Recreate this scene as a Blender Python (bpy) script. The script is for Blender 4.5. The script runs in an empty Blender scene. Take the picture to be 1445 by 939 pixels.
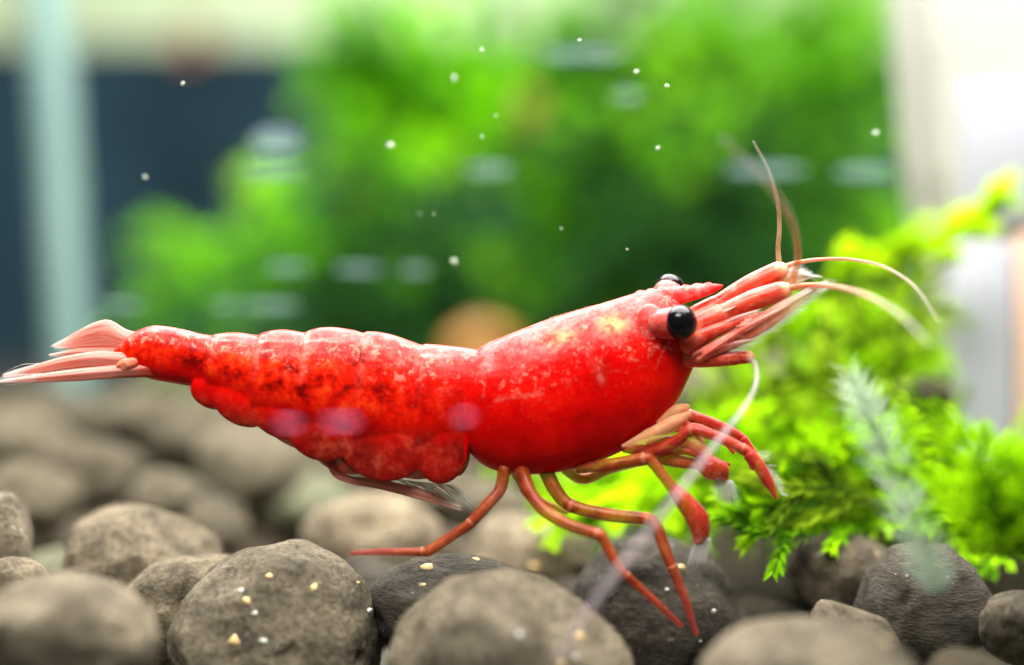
import bpy, bmesh, math, random
import numpy as np
from mathutils import Vector, Matrix, Quaternion, noise

# ---------------------------------------------------------------- camera, world, lamp, exposure
# one unit is one centimetre
scene = bpy.context.scene
scene.unit_settings.system = 'METRIC'
scene.unit_settings.scale_length = 0.01
COL = scene.collection
F = 2480.0                      # focal length in photo pixels (photo 1445 x 939)
FOCUS = 6.0
CAM = Vector((0, -6.0, 1.1))
PITCH = math.atan(124.5 / F)

cd = bpy.data.cameras.new('camera')
cam = bpy.data.objects.new('camera', cd)
COL.objects.link(cam)
cam.location = CAM
cam.rotation_euler = (math.pi / 2 - PITCH, 0, 0)
cd.sensor_width = 36.0
cd.lens = 36.0 * F / 1445.0
cd.clip_start = 0.05
cd.clip_end = 500
cd.dof.use_dof = True
cd.dof.focus_distance = FOCUS
cd.dof.aperture_fstop = cd.lens * 1e-3 / 0.33     # aperture a third of a centimetre wide
scene.camera = cam

world = bpy.data.worlds.new('World')
scene.world = world
world.use_nodes = True
world.node_tree.nodes['Background'].inputs[0].default_value = (0.92, 0.96, 1.0, 1)
world.node_tree.nodes['Background'].inputs[1].default_value = 0.08


def area_lamp(name, loc, target, sx, sy, power, color):
    l = bpy.data.lights.new(name, 'AREA')
    l.shape = 'RECTANGLE'
    l.size, l.size_y = sx, sy
    l.energy = power
    l.color = color
    o = bpy.data.objects.new(name, l)
    COL.objects.link(o)
    o.location = loc
    o.rotation_euler = (Vector(target) - Vector(loc)).to_track_quat('-Z', 'Y').to_euler()
    return o


area_lamp('aquarium_lamp', (0.5, 4.2, 9.0), (0.3, 4.0, 0), 15, 11, 8800, (1.0, 0.985, 0.95))
area_lamp('front_fill_lamp', (-2.5, -9.5, 15.5), (0, 1, 0), 10, 6, 6400, (1.0, 0.98, 0.94))  # soft fill added in front to lift the flank of the shrimp
area_lamp('wall_fill_lamp', (0, 30, 13), (0, 44, 5), 30, 3, 4200, (1.0, 1.0, 0.92))  # added out of view to brighten the wall behind the tank

vs = scene.view_settings
vs.view_transform = 'Standard'
vs.look = 'None'
vs.exposure = 0.22
vs.gamma = 1.0
vs.use_curve_mapping = False
scene.render.engine = 'CYCLES'
cy = scene.cycles
cy.use_denoising = True
cy.max_bounces = 10
cy.diffuse_bounces = 4
cy.glossy_bounces = 3
cy.transmission_bounces = 6
cy.transparent_max_bounces = 24
cy.volume_bounces = 1
cy.sample_clamp_indirect = 4
cy.caustics_reflective = False
cy.caustics_refractive = False

rnd = random.Random(11)
_cp, _sp = math.cos(PITCH), math.sin(PITCH)
FWD = Vector((0, _cp, -_sp))
UP = Vector((0, _sp, _cp))
RIGHT = Vector((1, 0, 0))
S = FOCUS / F                   # centimetres per photo pixel on the focus plane


def P(px, py, d):
    return CAM + FWD * d + RIGHT * ((px - 722.5) / F * d) + UP * ((469.5 - py) / F * d)


def W(px, py, pz=0.0):          # a point of the shrimp: photo pixel on the focus plane, pz pixels back
    return P(px, py, FOCUS) + FWD * (pz * S)


# ---------------------------------------------------------------- node helpers
class N:
    def __init__(self, name):
        m = bpy.data.materials.new(name)
        m.use_nodes = True
        self.m, self.t = m, m.node_tree
        self.t.nodes.clear()
        self.out = self.t.nodes.new('ShaderNodeOutputMaterial')

    def n(self, typ, ins=None, **kw):
        nd = self.t.nodes.new(typ)
        for k, v in kw.items():
            setattr(nd, k, v)
        for k, v in (ins or {}).items():
            self.set(nd, k, v)
        return nd

    def set(self, nd, k, v):
        s = nd.inputs[k]
        if isinstance(v, bpy.types.NodeSocket):
            self.t.links.new(v, s)
        elif isinstance(v, bpy.types.Node):
            self.t.links.new(v.outputs[0], s)
        else:
            if hasattr(s.default_value, '__len__') and len(s.default_value) == 4 and len(v) == 3:
                v = (*v, 1)
            s.default_value = v

    def coord(self):
        return self.n('ShaderNodeTexCoord').outputs['Object']

    def noise(self, vec, scale, detail=4, rough=0.55, dist=0.0):
        return self.n('ShaderNodeTexNoise', {'Vector': vec, 'Scale': scale, 'Detail': detail, 'Roughness': rough, 'Distortion': dist}).outputs[0]

    def voro(self, vec, scale, feature='F1', rand=1.0):
        nd = self.n('ShaderNodeTexVoronoi', feature=feature)
        self.set(nd, 'Vector', vec)
        self.set(nd, 'Scale', scale)
        self.set(nd, 'Randomness', rand)
        return nd

    def ramp(self, fac, stops, interp='LINEAR'):
        nd = self.n('ShaderNodeValToRGB', {'Fac': fac})
        cr = nd.color_ramp
        cr.interpolation = interp
        while len(cr.elements) < len(stops):
            cr.elements.new(0.5)
        for e, (p, c) in zip(cr.elements, stops):
            e.position = p
            e.color = (c, c, c, 1) if not hasattr(c, '__len__') else (*c[:3], 1)
        return nd.outputs[0]

    def smooth(self, val, a, b, lo=0.0, hi=1.0):
        return self.n('ShaderNodeMapRange', {'Value': val, 'From Min': a, 'From Max': b, 'To Min': lo, 'To Max': hi}, interpolation_type='SMOOTHSTEP').outputs[0]

    def math(self, op, a, b=0.0, c=0.0):
        return self.n('ShaderNodeMath', {0: a, 1: b, 2: c}, operation=op).outputs[0]

    def mix(self, fac, a, b, blend='MIX'):
        nd = self.n('ShaderNodeMix', data_type='RGBA', blend_type=blend)
        self.set(nd, 0, fac)
        self.set(nd, 6, a)
        self.set(nd, 7, b)
        return nd.outputs[2]

    def attr(self, name):
        return self.n('ShaderNodeAttribute', attribute_name=name)

    def scaled(self, vec, sc):
        return self.n('ShaderNodeMapping', {'Vector': vec, 'Scale': sc}).outputs[0]

    def bump(self, h, strength, dist, normal=None):
        nd = self.n('ShaderNodeBump', {'Height': h, 'Strength': strength, 'Distance': dist})
        if normal is not None:
            self.set(nd, 'Normal', normal)
        return nd.outputs[0]

    def principled(self, **ins):
        return self.n('ShaderNodeBsdfPrincipled', {k.replace('_', ' '): v for k, v in ins.items()})

    def mixshader(self, fac, a, b):
        return self.n('ShaderNodeMixShader', {0: fac, 1: a, 2: b})

    def done(self, sh):
        self.t.links.new(sh.outputs[0], self.out.inputs['Surface'])
        return self.m


# ---------------------------------------------------------------- materials
def mat_pebble(name, tint=(1, 1, 1), grains=True, streak=False, dark=1.0):
    k = N(name)
    co = k.coord()
    oi = k.n('ShaderNodeObjectInfo').outputs['Random']
    co = k.n('ShaderNodeVectorMath', {0: co, 1: k.n('ShaderNodeCombineXYZ', {0: k.math('MULTIPLY', oi, 37.0), 1: k.math('MULTIPLY', oi, 11.0)}).outputs[0]}, operation='ADD').outputs[0]
    big = k.noise(co, 4.5, 4, 0.55, 0.3)
    fco = k.scaled(co, (1.0, 1.0, 3.2)) if streak else co
    fine = k.noise(fco, 42, 8, 0.75)
    mot = k.noise(fco, 13, 5, 0.62)
    t = tint
    base = k.ramp(k.math('ADD', k.math('MULTIPLY', big, 0.6), k.math('MULTIPLY', mot, 0.4)), [
        (0.33, (0.060 * t[0] * dark, 0.052 * t[1] * dark, 0.042 * t[2] * dark)), (0.47, (0.165 * t[0] * dark, 0.148 * t[1] * dark, 0.120 * t[2] * dark)),
        (0.58, (0.265 * t[0] * dark, 0.240 * t[1] * dark, 0.195 * t[2] * dark)), (0.75, (0.37 * t[0] * dark, 0.34 * t[1] * dark, 0.285 * t[2] * dark))])
    col = k.mix(1.0, base, k.ramp(fine, [(0.32, 0.42), (0.5, 0.98), (0.70, 1.6)]), 'MULTIPLY')
    if grains:
        v = k.voro(co, 9)
        size = k.math('MULTIPLY', k.n('ShaderNodeSeparateColor', {0: v.outputs['Color']}).outputs[0], 0.17)
        speck = k.smooth(k.math('SUBTRACT', size, v.outputs['Distance']), 0.035, 0.065)
        col = k.mix(speck, col, (0.52, 0.40, 0.22))
        v2 = k.voro(co, 30)
        size2 = k.math('MULTIPLY', k.n('ShaderNodeSeparateColor', {0: v2.outputs['Color']}).outputs[1], 0.2)
        speck2 = k.smooth(k.math('SUBTRACT', size2, v2.outputs['Distance']), 0.045, 0.08)
        col = k.mix(k.math('MULTIPLY', speck2, 0.75), col, (0.66, 0.64, 0.56))
    h = k.math('ADD', k.math('MULTIPLY', mot, 0.45), k.math('MULTIPLY', fine, 0.55))
    b = k.bump(h, 1.0, 0.085)
    return k.done(k.principled(Base_Color=col, Roughness=0.7, Normal=b, Specular_IOR_Level=0.16))


def mat_body():
    k = N('shrimp_shell')
    co = k.coord()
    d = k.attr('dors').outputs['Fac']
    hx = k.attr('along').outputs['Fac']
    n1 = k.noise(co, 5.5, 5, 0.6)
    n2 = k.noise(co, 15, 5, 0.66)
    n3 = k.noise(co, 60, 3, 0.6)
    # deep red flesh with orange clouds on the tail end
    red = k.ramp(n1, [(0.30, (0.36, 0.0005, 0.0005)), (0.5, (0.60, 0.001, 0.0005)), (0.68, (0.76, 0.006, 0.001))])
    orange = k.ramp(n2, [(0.37, (0.20, 0.001, 0.0005)), (0.52, (0.74, 0.010, 0.001)), (0.72, (0.92, 0.07, 0.009))])
    tailw = k.math('MULTIPLY', k.smooth(hx, 0.62, 0.40), k.smooth(d, 0.22, 0.45))
    col = k.mix(tailw, red, orange)
    # pale milky back, breaking up into flecks lower down
    edge = k.math('ADD', d, k.math('ADD', k.math('MULTIPLY', k.math('SUBTRACT', n1, 0.5), 0.35), k.math('MULTIPLY', k.math('SUBTRACT', n2, 0.5), 0.42)))
    th = k.smooth(hx, 0.55, 0.62, -0.06, 0.0)
    edge = k.math('ADD', edge, th)
    pale = k.smooth(edge, 0.68, 0.94)
    palecol = k.ramp(n2, [(0.34, (0.46, 0.028, 0.022)), (0.5, (0.56, 0.07, 0.062)), (0.68, (0.66, 0.18, 0.17))])
    col = k.mix(k.math('MULTIPLY', pale, 0.92), col, palecol)
    n4 = k.noise(co, 34, 6, 0.75, 0.6)
    fleck = k.smooth(n4, 0.53, 0.64)
    band = k.math('MULTIPLY', k.math('MULTIPLY', k.smooth(edge, 0.50, 0.70), k.smooth(edge, 1.05, 0.8)), fleck)
    col = k.mix(k.math('MULTIPLY', band, 0.75), col, (0.72, 0.26, 0.19))
    dust = k.math('MULTIPLY', k.smooth(k.noise(co, 85, 3, 0.6), 0.58, 0.72), k.smooth(edge, 0.12, 0.5))
    col = k.mix(k.math('MULTIPLY', dust, 0.16), col, (0.85, 0.16, 0.07))
    # fine pigment grain and a few dark dots low on the side
    col = k.mix(1.0, col, k.ramp(n3, [(0.3, 0.90), (0.5, 1.0), (0.7, 1.08)]), 'MULTIPLY')
    vd = k.voro(co, 4.2)
    dot = k.smooth(vd.outputs['Distance'], 0.075, 0.04)
    col = k.mix(k.math('MULTIPLY', k.math('MULTIPLY', dot, 0.75), k.smooth(d, 0.6, 0.45)), col, (0.09, 0.003, 0.002))
    yv = k.attr('yellow').outputs['Fac']
    col = k.mix(k.math('MULTIPLY', yv, k.smooth(n2, 0.40, 0.6)), col, (0.66, 0.34, 0.11))
    rim = k.attr('rim').outputs['Fac']
    col = k.mix(k.math('MULTIPLY', k.math('MULTIPLY', rim, 0.6), k.smooth(n2, 0.36, 0.62)), col, (0.66, 0.20, 0.15))
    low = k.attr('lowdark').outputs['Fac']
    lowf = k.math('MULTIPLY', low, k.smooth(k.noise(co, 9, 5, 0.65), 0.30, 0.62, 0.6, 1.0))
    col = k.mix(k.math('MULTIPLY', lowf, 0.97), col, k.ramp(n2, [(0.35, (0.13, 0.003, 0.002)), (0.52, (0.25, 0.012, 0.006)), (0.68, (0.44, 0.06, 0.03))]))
    b = k.bump(n2, 0.18, 0.012)
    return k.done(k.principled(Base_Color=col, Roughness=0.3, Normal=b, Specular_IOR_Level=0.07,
                               Subsurface_Weight=0.2, Subsurface_Radius=(1.0, 0.22, 0.14), Subsurface_Scale=0.05))


def mat_limb(name, c0, c1, c2, clear=0.25, tip=None):
    """translucent limb: colour along the length in u, clear shell"""
    k = N(name)
    uv = k.n('ShaderNodeTexCoord').outputs['UV']
    co = k.coord()
    u = k.n('ShaderNodeSeparateXYZ', {0: uv}).outputs[0]
    n = k.math('ADD', k.math('MULTIPLY', k.noise(co, 16, 5, 0.65), 0.6), k.math('MULTIPLY', k.noise(k.scaled(uv, (5, 9, 1)), 2.0, 4, 0.7, 0.4), 0.45))
    col = k.ramp(k.math('ADD', k.math('MULTIPLY', n, 0.95), -0.06), [(0.34, c0), (0.47, c1), (0.63, c2)])
    lw = k.n('ShaderNodeLayerWeight', {0: 0.4}).outputs['Facing']
    col = k.mix(k.smooth(lw, 0.45, 0.95, 0.0, 0.55), col, (min(1, c2[0] * 1.05), min(1, c2[1] * 1.5 + 0.05), min(1, c2[2] * 1.7 + 0.05)))
    a = clear
    if tip is not None:
        tm = k.smooth(u, tip[0], 1.0)
        col = k.mix(tm, col, tip[1])
        a = k.math('ADD', clear, k.math('MULTIPLY', tm, tip[2]))
    pr = k.principled(Base_Color=col, Roughness=0.3, Specular_IOR_Level=0.22, Subsurface_Weight=0.2,
                      Subsurface_Radius=(1.0, 0.35, 0.2), Subsurface_Scale=0.04)
    tr = k.n('ShaderNodeBsdfTransparent', {0: (1, 0.9, 0.85, 1)})
    return k.done(k.mixshader(a, pr, tr))


def mat_blade():
    k = N('tail_blade_shell')
    uv = k.n('ShaderNodeTexCoord').outputs['UV']
    u = k.n('ShaderNodeSeparateXYZ', {0: uv}).outputs[0]
    st = k.noise(k.scaled(uv, (1.2, 15, 1)), 2.2, 4, 0.6)
    base = k.ramp(st, [(0.3, (0.50, 0.04, 0.026)), (0.46, (0.66, 0.19, 0.13)), (0.66, (0.80, 0.48, 0.40))])
    col = k.mix(k.smooth(k.math('ADD', u, k.math('MULTIPLY', st, 0.3)), 0.95, 1.2), base, (0.80, 0.66, 0.60))
    col = k.mix(k.smooth(u, 0.3, 0.0), col, (0.66, 0.04, 0.02))
    pr = k.principled(Base_Color=col, Roughness=0.35, Specular_IOR_Level=0.35)
    tl = k.n('ShaderNodeBsdfTranslucent', {0: col})
    tr = k.n('ShaderNodeBsdfTransparent')
    return k.done(k.mixshader(k.smooth(u, 0.6, 1.05, 0.10, 0.6), k.mixshader(0.3, pr, tl), tr))


def mat_hair(name, col, clear):
    k = N(name)
    d = k.n('ShaderNodeBsdfDiffuse', {0: col})
    tl = k.n('ShaderNodeBsdfTranslucent', {0: col})
    tr = k.n('ShaderNodeBsdfTransparent')
    return k.done(k.mixshader(clear, k.mixshader(0.45, d, tl), tr))


def mat_swimmeret():
    k = N('swimmeret_shell')
    co = k.coord()
    n = k.noise(co, 18, 4, 0.6)
    col = k.ramp(n, [(0.36, (0.17, 0.003, 0.0015)), (0.5, (0.30, 0.012, 0.005)), (0.64, (0.46, 0.07, 0.03))])
    lw = k.n('ShaderNodeLayerWeight', {0: 0.35}).outputs['Facing']
    col = k.mix(k.smooth(lw, 0.62, 0.97), col, (0.60, 0.22, 0.15))
    pr = k.principled(Base_Color=col, Roughness=0.4, Specular_IOR_Level=0.3, Subsurface_Weight=0.25,
                      Subsurface_Radius=(1.0, 0.3, 0.2), Subsurface_Scale=0.05)
    tr = k.n('ShaderNodeBsdfTransparent', {0: (1.0, 0.75, 0.7, 1)})
    return k.done(k.mixshader(0.32, pr, tr))


def mat_eye():
    k = N('eye_black')
    return k.done(k.principled(Base_Color=(0.003, 0.003, 0.004), Roughness=0.12, Specular_IOR_Level=0.22))


def mat_moss(name, dark, mid, light, trans=0.45, sc=2.6, clear=0.0):
    k = N(name)
    co = k.coord()
    uv = k.n('ShaderNodeTexCoord').outputs['UV']
    oi = k.n('ShaderNodeObjectInfo').outputs['Random']
    n = k.noise(co, sc, 4, 0.6)
    f = k.math('ADD', n, k.math('MULTIPLY', k.math('SUBTRACT', oi, 0.5), 0.18))
    f = k.math('ADD', f, k.math('MULTIPLY', k.math('SUBTRACT', k.n('ShaderNodeSeparateXYZ', {0: uv}).outputs[0], 0.5), 0.28))
    col = k.ramp(f, [(0.37, dark), (0.5, mid), (0.64, light)])
    d = k.principled(Base_Color=col, Roughness=0.6, Specular_IOR_Level=0.02)
    tl = k.n('ShaderNodeBsdfTranslucent', {0: col})
    sh = k.mixshader(trans, d, tl)
    if clear:
        sh = k.mixshader(clear, sh, k.n('ShaderNodeBsdfTransparent'))
    return k.done(sh)


def mat_plain(name, col, rough=0.5, var=0.15, scale=3.0, spec=0.3, bump=0.0):
    k = N(name)
    co = k.coord()
    n = k.noise(co, scale, 5, 0.6)
    c = k.mix(1.0, col, k.ramp(n, [(0.25, 1 - var), (0.75, 1 + var)]), 'MULTIPLY')
    ins = dict(Base_Color=c, Roughness=rough, Specular_IOR_Level=spec)
    if bump:
        ins['Normal'] = k.bump(n, bump, 0.02)
    return k.done(k.principled(**ins))


M_peb = mat_pebble('pebble_grey_brown', (1.25, 1.14, 0.94))
M_peb_warm = mat_pebble('pebble_warm', (1.18, 1.05, 0.82))
M_peb_dark_shaded = mat_pebble('pebble_dark_and_shaded', (1.1, 1.0, 0.88), streak=True, dark=0.42)  # for dark stones, and for shade put into the colour of sunk ones
M_peb_brown_shaded = mat_pebble('pebble_brown_shaded', (1.15, 1.0, 0.78), dark=0.55)  # brown stones with the shade of the overhanging moss in the colour
M_peb_green = mat_pebble('pebble_algae', (0.95, 1.08, 0.80), grains=False, dark=0.95)
M_body = mat_body()
M_leg = mat_limb('leg_shell', (0.20, 0.014, 0.003), (0.38, 0.055, 0.008), (0.60, 0.19, 0.06), 0.32, (0.62, (0.42, 0.045, 0.036), 0.2))
M_arm = mat_limb('claw_leg_shell', (0.34, 0.008, 0.004), (0.54, 0.045, 0.025), (0.74, 0.28, 0.20), 0.28)
M_ped = mat_limb('feeler_base_shell', (0.50, 0.018, 0.008), (0.64, 0.075, 0.036), (0.76, 0.24, 0.16), 0.05, (0.9, (0.93, 0.5, 0.3), 0.2))
M_stalk = mat_limb('eyestalk_shell', (0.46, 0.03, 0.025), (0.58, 0.10, 0.085), (0.70, 0.24, 0.20), 0.05)
M_scale = mat_limb('feeler_scale_shell', (0.54, 0.05, 0.03), (0.66, 0.16, 0.11), (0.78, 0.40, 0.32), 0.26, (0.45, (0.80, 0.68, 0.60), 0.35))
M_blade = mat_blade()
M_swim = mat_swimmeret()
M_eye = mat_eye()
M_feeler = mat_limb('feeler_orange', (0.66, 0.16, 0.08), (0.74, 0.30, 0.18), (0.80, 0.46, 0.32), 0.32, (0.10, (0.66, 0.68, 0.60), 0.5))
M_feeler_up = mat_limb('feeler_pale', (0.42, 0.18, 0.05), (0.56, 0.36, 0.17), (0.66, 0.58, 0.44), 0.58, (0.15, (0.62, 0.68, 0.60), 0.25))
M_antenna = mat_limb('antenna_clear', (0.34, 0.31, 0.33), (0.42, 0.39, 0.42), (0.52, 0.49, 0.52), 0.72)
M_hair = mat_hair('bristle_white', (0.66, 0.65, 0.62, 1), 0.55)
M_hair_pink = mat_hair('bristle_pink', (0.93, 0.70, 0.60, 1), 0.2)
M_moss = mat_moss('moss_lime', (0.03, 0.10, 0.001), (0.20, 0.46, 0.002), (0.48, 0.80, 0.004))
M_moss_tip = mat_moss('moss_tip_lime', (0.30, 0.50, 0.002), (0.42, 0.66, 0.003), (0.55, 0.78, 0.006), 0.5)
M_moss_olive = mat_moss('moss_olive', (0.025, 0.055, 0.003), (0.10, 0.19, 0.005), (0.28, 0.44, 0.012), 0.3)
M_moss_back = mat_moss('moss_back', (0.03, 0.15, 0.002), (0.18, 0.58, 0.004), (0.52, 0.90, 0.012), 0.5, 0.6)
M_moss_deep = mat_moss('moss_deep', (0.015, 0.08, 0.005), (0.065, 0.28, 0.008), (0.19, 0.50, 0.012), 0.4, 0.6)
M_moss_shade = mat_moss('moss_deep_shade', (0.004, 0.018, 0.008), (0.008, 0.035, 0.010), (0.02, 0.075, 0.012), 0.3)  # deep shade within the moss bank, painted as very dark leaves
M_moss_pale = mat_moss('moss_pale', (0.22, 0.30, 0.22), (0.40, 0.50, 0.38), (0.56, 0.68, 0.50), 0.45, clear=0.74)
M_grain = mat_plain('grain_ochre', (0.62, 0.44, 0.19), 0.5, 0.3, 20)
M_grain_w = mat_plain('grain_white', (0.62, 0.62, 0.56), 0.35, 0.2, 20)


# ---------------------------------------------------------------- mesh helpers
def tag(o, label=None, cat=None, group=None, kind=None):
    if label:
        o['label'] = label
    if cat:
        o['category'] = cat
    if group:
        o['group'] = group
    if kind:
        o['kind'] = kind
    return o


def make_mesh(name, verts, faces, mat, smooth=True, uv=None):
    me = bpy.data.meshes.new(name)
    me.from_pydata([tuple(v) for v in verts], [], faces)
    if smooth:
        me.polygons.foreach_set('use_smooth', [True] * len(me.polygons))
    if uv is not None:
        ul = me.uv_layers.new(name='UVMap')
        idx = np.empty(len(me.loops), dtype=np.int32)
        me.loops.foreach_get('vertex_index', idx)
        ul.data.foreach_set('uv', np.asarray(uv, dtype=np.float32)[idx].ravel())
    me.materials.append(mat)
    me.update()
    return me


def link(name, me, parent=None, loc=None):
    o = bpy.data.objects.new(name, me)
    COL.objects.link(o)
    if loc is not None:
        o.location = loc
    if parent is not None:
        o.parent = parent
        bpy_parent_keep(o, parent)
    return o


def bpy_parent_keep(o, parent):
    o.matrix_parent_inverse = Matrix.Translation(parent.location).inverted()


def empty(name, loc):
    o = bpy.data.objects.new(name, None)
    o.empty_display_size = 0.2
    COL.objects.link(o)
    o.location = loc
    return o


def spline(pts, n, vals=None):
    """Catmull-Rom through pts, n samples; vals are carried along"""
    pts = [np.array(p, float) for p in pts]
    k = len(pts)
    ext = [2 * pts[0] - pts[1]] + pts + [2 * pts[-1] - pts[-2]]
    out, ov = [], []
    for i in range(n):
        t = i / (n - 1) * (k - 1)
        j = min(int(t), k - 2)
        f = t - j
        a, b, c, d = ext[j], ext[j + 1], ext[j + 2], ext[j + 3]
        out.append(0.5 * (2 * b + (c - a) * f + (2 * a - 5 * b + 4 * c - d) * f * f + (3 * b - a - 3 * c + d) * f ** 3))
        if vals is not None:
            ov.append(vals[j] * (1 - f) + vals[j + 1] * f)
    return (out, ov) if vals is not None else out


def tube_data(pts, radii, seg=12, n=None, flat=1.0, flat_dir=None):
    n = n or max(12, 8 * (len(pts) - 1))
    c, r = spline(pts, n, radii)
    # rounded ends
    verts, uv, faces = [], [], []
    prev = None
    cs = [Vector(p) for p in c]
    acc = [0.0]
    for i in range(1, n):
        acc.append(acc[-1] + (cs[i] - cs[i - 1]).length)
    tot = acc[-1] or 1
    for i in range(n):
        t = (cs[min(i + 1, n - 1)] - cs[max(i - 1, 0)])
        t = t.normalized() if t.length > 0 else Vector((1, 0, 0))
        if prev is None:
            a = flat_dir or Vector((0, 1, 0))
            u = (a - t * a.dot(t))
            u = u.normalized() if u.length > 1e-4 else t.orthogonal().normalized()
        else:
            u = (prev - t * prev.dot(t)).normalized()
        prev = u
        w = t.cross(u)
        for s in range(seg):
            an = 2 * math.pi * s / seg
            verts.append(cs[i] + (u * math.cos(an) * flat + w * math.sin(an)) * r[i])
            uv.append((acc[i] / tot, s / seg))
    for i in range(n - 1):
        for s in range(seg):
            a, b = i * seg + s, i * seg + (s + 1) % seg
            faces.append((a, b, b + seg, a + seg))
    for i, e in ((0, -1), (n - 1, 1)):
        tdir = (cs[1] - cs[0]).normalized() * -1 if i == 0 else (cs[-1] - cs[-2]).normalized()
        verts.append(cs[i] + tdir * r[i] * 0.7)
        uv.append((0 if i == 0 else 1, 0.5))
        ci = len(verts) - 1
        for s in range(seg):
            a, b = i * seg + s, i * seg + (s + 1) % seg
            faces.append((b, a, ci) if i == 0 else (a, b, ci))
    return verts, faces, uv


def tube(name, pts, radii, mat, parent=None, seg=12, n=None, flat=1.0):
    v, f, uv = tube_data(pts, radii, seg, n, flat)
    return link(name, make_mesh(name, v, f, mat, True, uv), parent)


def add_to(acc, v, f, uv=None):
    b = len(acc[0])
    acc[0].extend(v)
    acc[1].extend([tuple(i + b for i in q) for q in f])
    acc[2].extend(uv if uv is not None else [(0, 0)] * len(v))


def ico(sub):
    bm = bmesh.new()
    bmesh.ops.create_icosphere(bm, subdivisions=sub, radius=1.0)
    v = [x.co.copy() for x in bm.verts]
    f = [tuple(y.index for y in x.verts) for x in bm.faces]
    bm.free()
    return v, f


_ICO = {}


def icos(sub):
    if sub not in _ICO:
        _ICO[sub] = ico(sub)
    return _ICO[sub]


# ---------------------------------------------------------------- the setting: tank floor, back panel, wall
def box_mesh(name, lo, hi, mat, bevel=0.0, seg=3):
    bm = bmesh.new()
    bmesh.ops.create_cube(bm, size=1.0)
    for v in bm.verts:
        v.co = Vector([(lo[i] + hi[i]) / 2 + v.co[i] * (hi[i] - lo[i]) for i in range(3)])
    if bevel:
        bmesh.ops.bevel(bm, geom=list(bm.edges), offset=bevel, segments=seg, profile=0.5, affect='EDGES')
    me = bpy.data.meshes.new(name)
    bm.to_mesh(me)
    bm.free()
    for p in me.polygons:
        p.use_smooth = bevel > 0
    me.materials.append(mat)
    return me


def grid_mesh(name, x0, x1, y0, y1, nx, ny, fz, mat):
    v, f = [], []
    for j in range(ny + 1):
        for i in range(nx + 1):
            x, y = x0 + (x1 - x0) * i / nx, y0 + (y1 - y0) * j / ny
            v.append((x, y, fz(x, y)))
    for j in range(ny):
        for i in range(nx):
            a = j * (nx + 1) + i
            f.append((a, a + 1, a + nx + 2, a + nx + 1))
    return make_mesh(name, v, f, mat)


FLOOR_Z = -0.72
M_silt = mat_plain('silt_floor', (0.05, 0.05, 0.035), 0.8, 0.4, 4, 0.2, 0.5)  # darkened so that the pebble gaps read as shade
o = link('aquarium_floor', grid_mesh('aquarium_floor', -14, 14, -1.5, 19.6, 80, 60,
         lambda x, y: FLOOR_Z + 0.06 * noise.noise(Vector((x, y, 3))), M_silt))
tag(o, 'silty grey green aquarium floor under the pebbles', 'floor', kind='structure')

M_wall = mat_plain('room_wall_paint', (0.60, 0.72, 0.46), 0.8, 0.06, 0.2)
o = link('wall', box_mesh('wall', (-34, 44, -4), (34, 45, 15), M_wall))
tag(o, 'pale cream room wall beyond the tank', 'wall', kind='structure')

M_panel = mat_plain('back_panel_film', (0.013, 0.030, 0.042), 0.8, 0.5, 0.5, 0.04)
pt = P(700, 62, 25.6)
o = link('back_panel', box_mesh('back_panel', (-14, 19.6, -2), (14, 19.8, pt.z), M_panel, 0.03))
tag(o, 'dark blue black panel across the back of the tank', 'panel')

# ---------------------------------------------------------------- left tube and right filter housing
k = N('frosted_tube')
co = k.coord()
n = k.noise(k.scaled(co, (1, 1, 0.12)), 5, 4, 0.6)
col = k.ramp(n, [(0.3, (0.11, 0.19, 0.18)), (0.7, (0.22, 0.31, 0.28))])
M_tube = k.done(k.mixshader(0.42, k.principled(Base_Color=col, Roughness=0.25, Specular_IOR_Level=0.5), k.n('ShaderNodeBsdfTransparent', {0: (0.85, 0.95, 0.93, 1)})))
d = 13.0
a, b = P(62, -60, d), P(102, 545, d)
b = a + (b - a) * ((a.z - (FLOOR_Z + 0.02)) / (a.z - b.z))
rt = 31 / F * d
root = empty('glass_tube', b)
tag(root, 'upright frosted pale teal tube standing before the dark back panel', 'tube')
tube('tube_wall', [b, (a + b) / 2, a], [rt, rt, rt], M_tube, root, 32, 30)
tube('inner_rod', [b + Vector((0, 0, 0.05)), (a + b) / 2, a], [rt * 0.5, rt * 0.5, rt * 0.5], mat_plain('rod_teal', (0.24, 0.34, 0.31), 0.5, 0.12, 1), root, 20, 20)
tube('foot_collar', [b, b + Vector((0, 0, 0.12))], [rt * 1.25, rt * 1.2], M_tube, root, 32, 6)

M_cream = mat_plain('housing_cream', (0.36, 0.355, 0.31), 0.55, 0.10, 1.2, 0.3)
M_white = mat_plain('housing_white', (0.32, 0.32, 0.355), 0.45, 0.03, 1.0, 0.3)
M_rust = mat_plain('housing_strip', (0.55, 0.36, 0.26), 0.6, 0.15, 2.0, 0.3)
d = 8.4


def prism(name, outline, d0, d1, mat, parent, bevel=0.03):
    """an upright block: outline in photo pixels at depth d0, extruded straight back to depth d1"""
    bm = bmesh.new()
    fr = [bm.verts.new(P(x, y, d0)) for x, y in outline]
    off = FWD * (d1 - d0)
    bk = [bm.verts.new(v.co + off) for v in fr]
    bm.faces.new(fr)
    bm.faces.new(bk[::-1])
    for i in range(len(fr)):
        j = (i + 1) % len(fr)
        bm.faces.new((fr[j], fr[i], bk[i], bk[j]))
    bmesh.ops.recalc_face_normals(bm, faces=bm.faces)
    bmesh.ops.bevel(bm, geom=list(bm.edges), offset=bevel, segments=3, profile=0.5, affect='EDGES')
    me = bpy.data.meshes.new(name)
    bm.to_mesh(me)
    bm.free()
    for p in me.polygons:
        p.use_smooth = True
    me.materials.append(mat)
    return link(name, me, parent)


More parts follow.
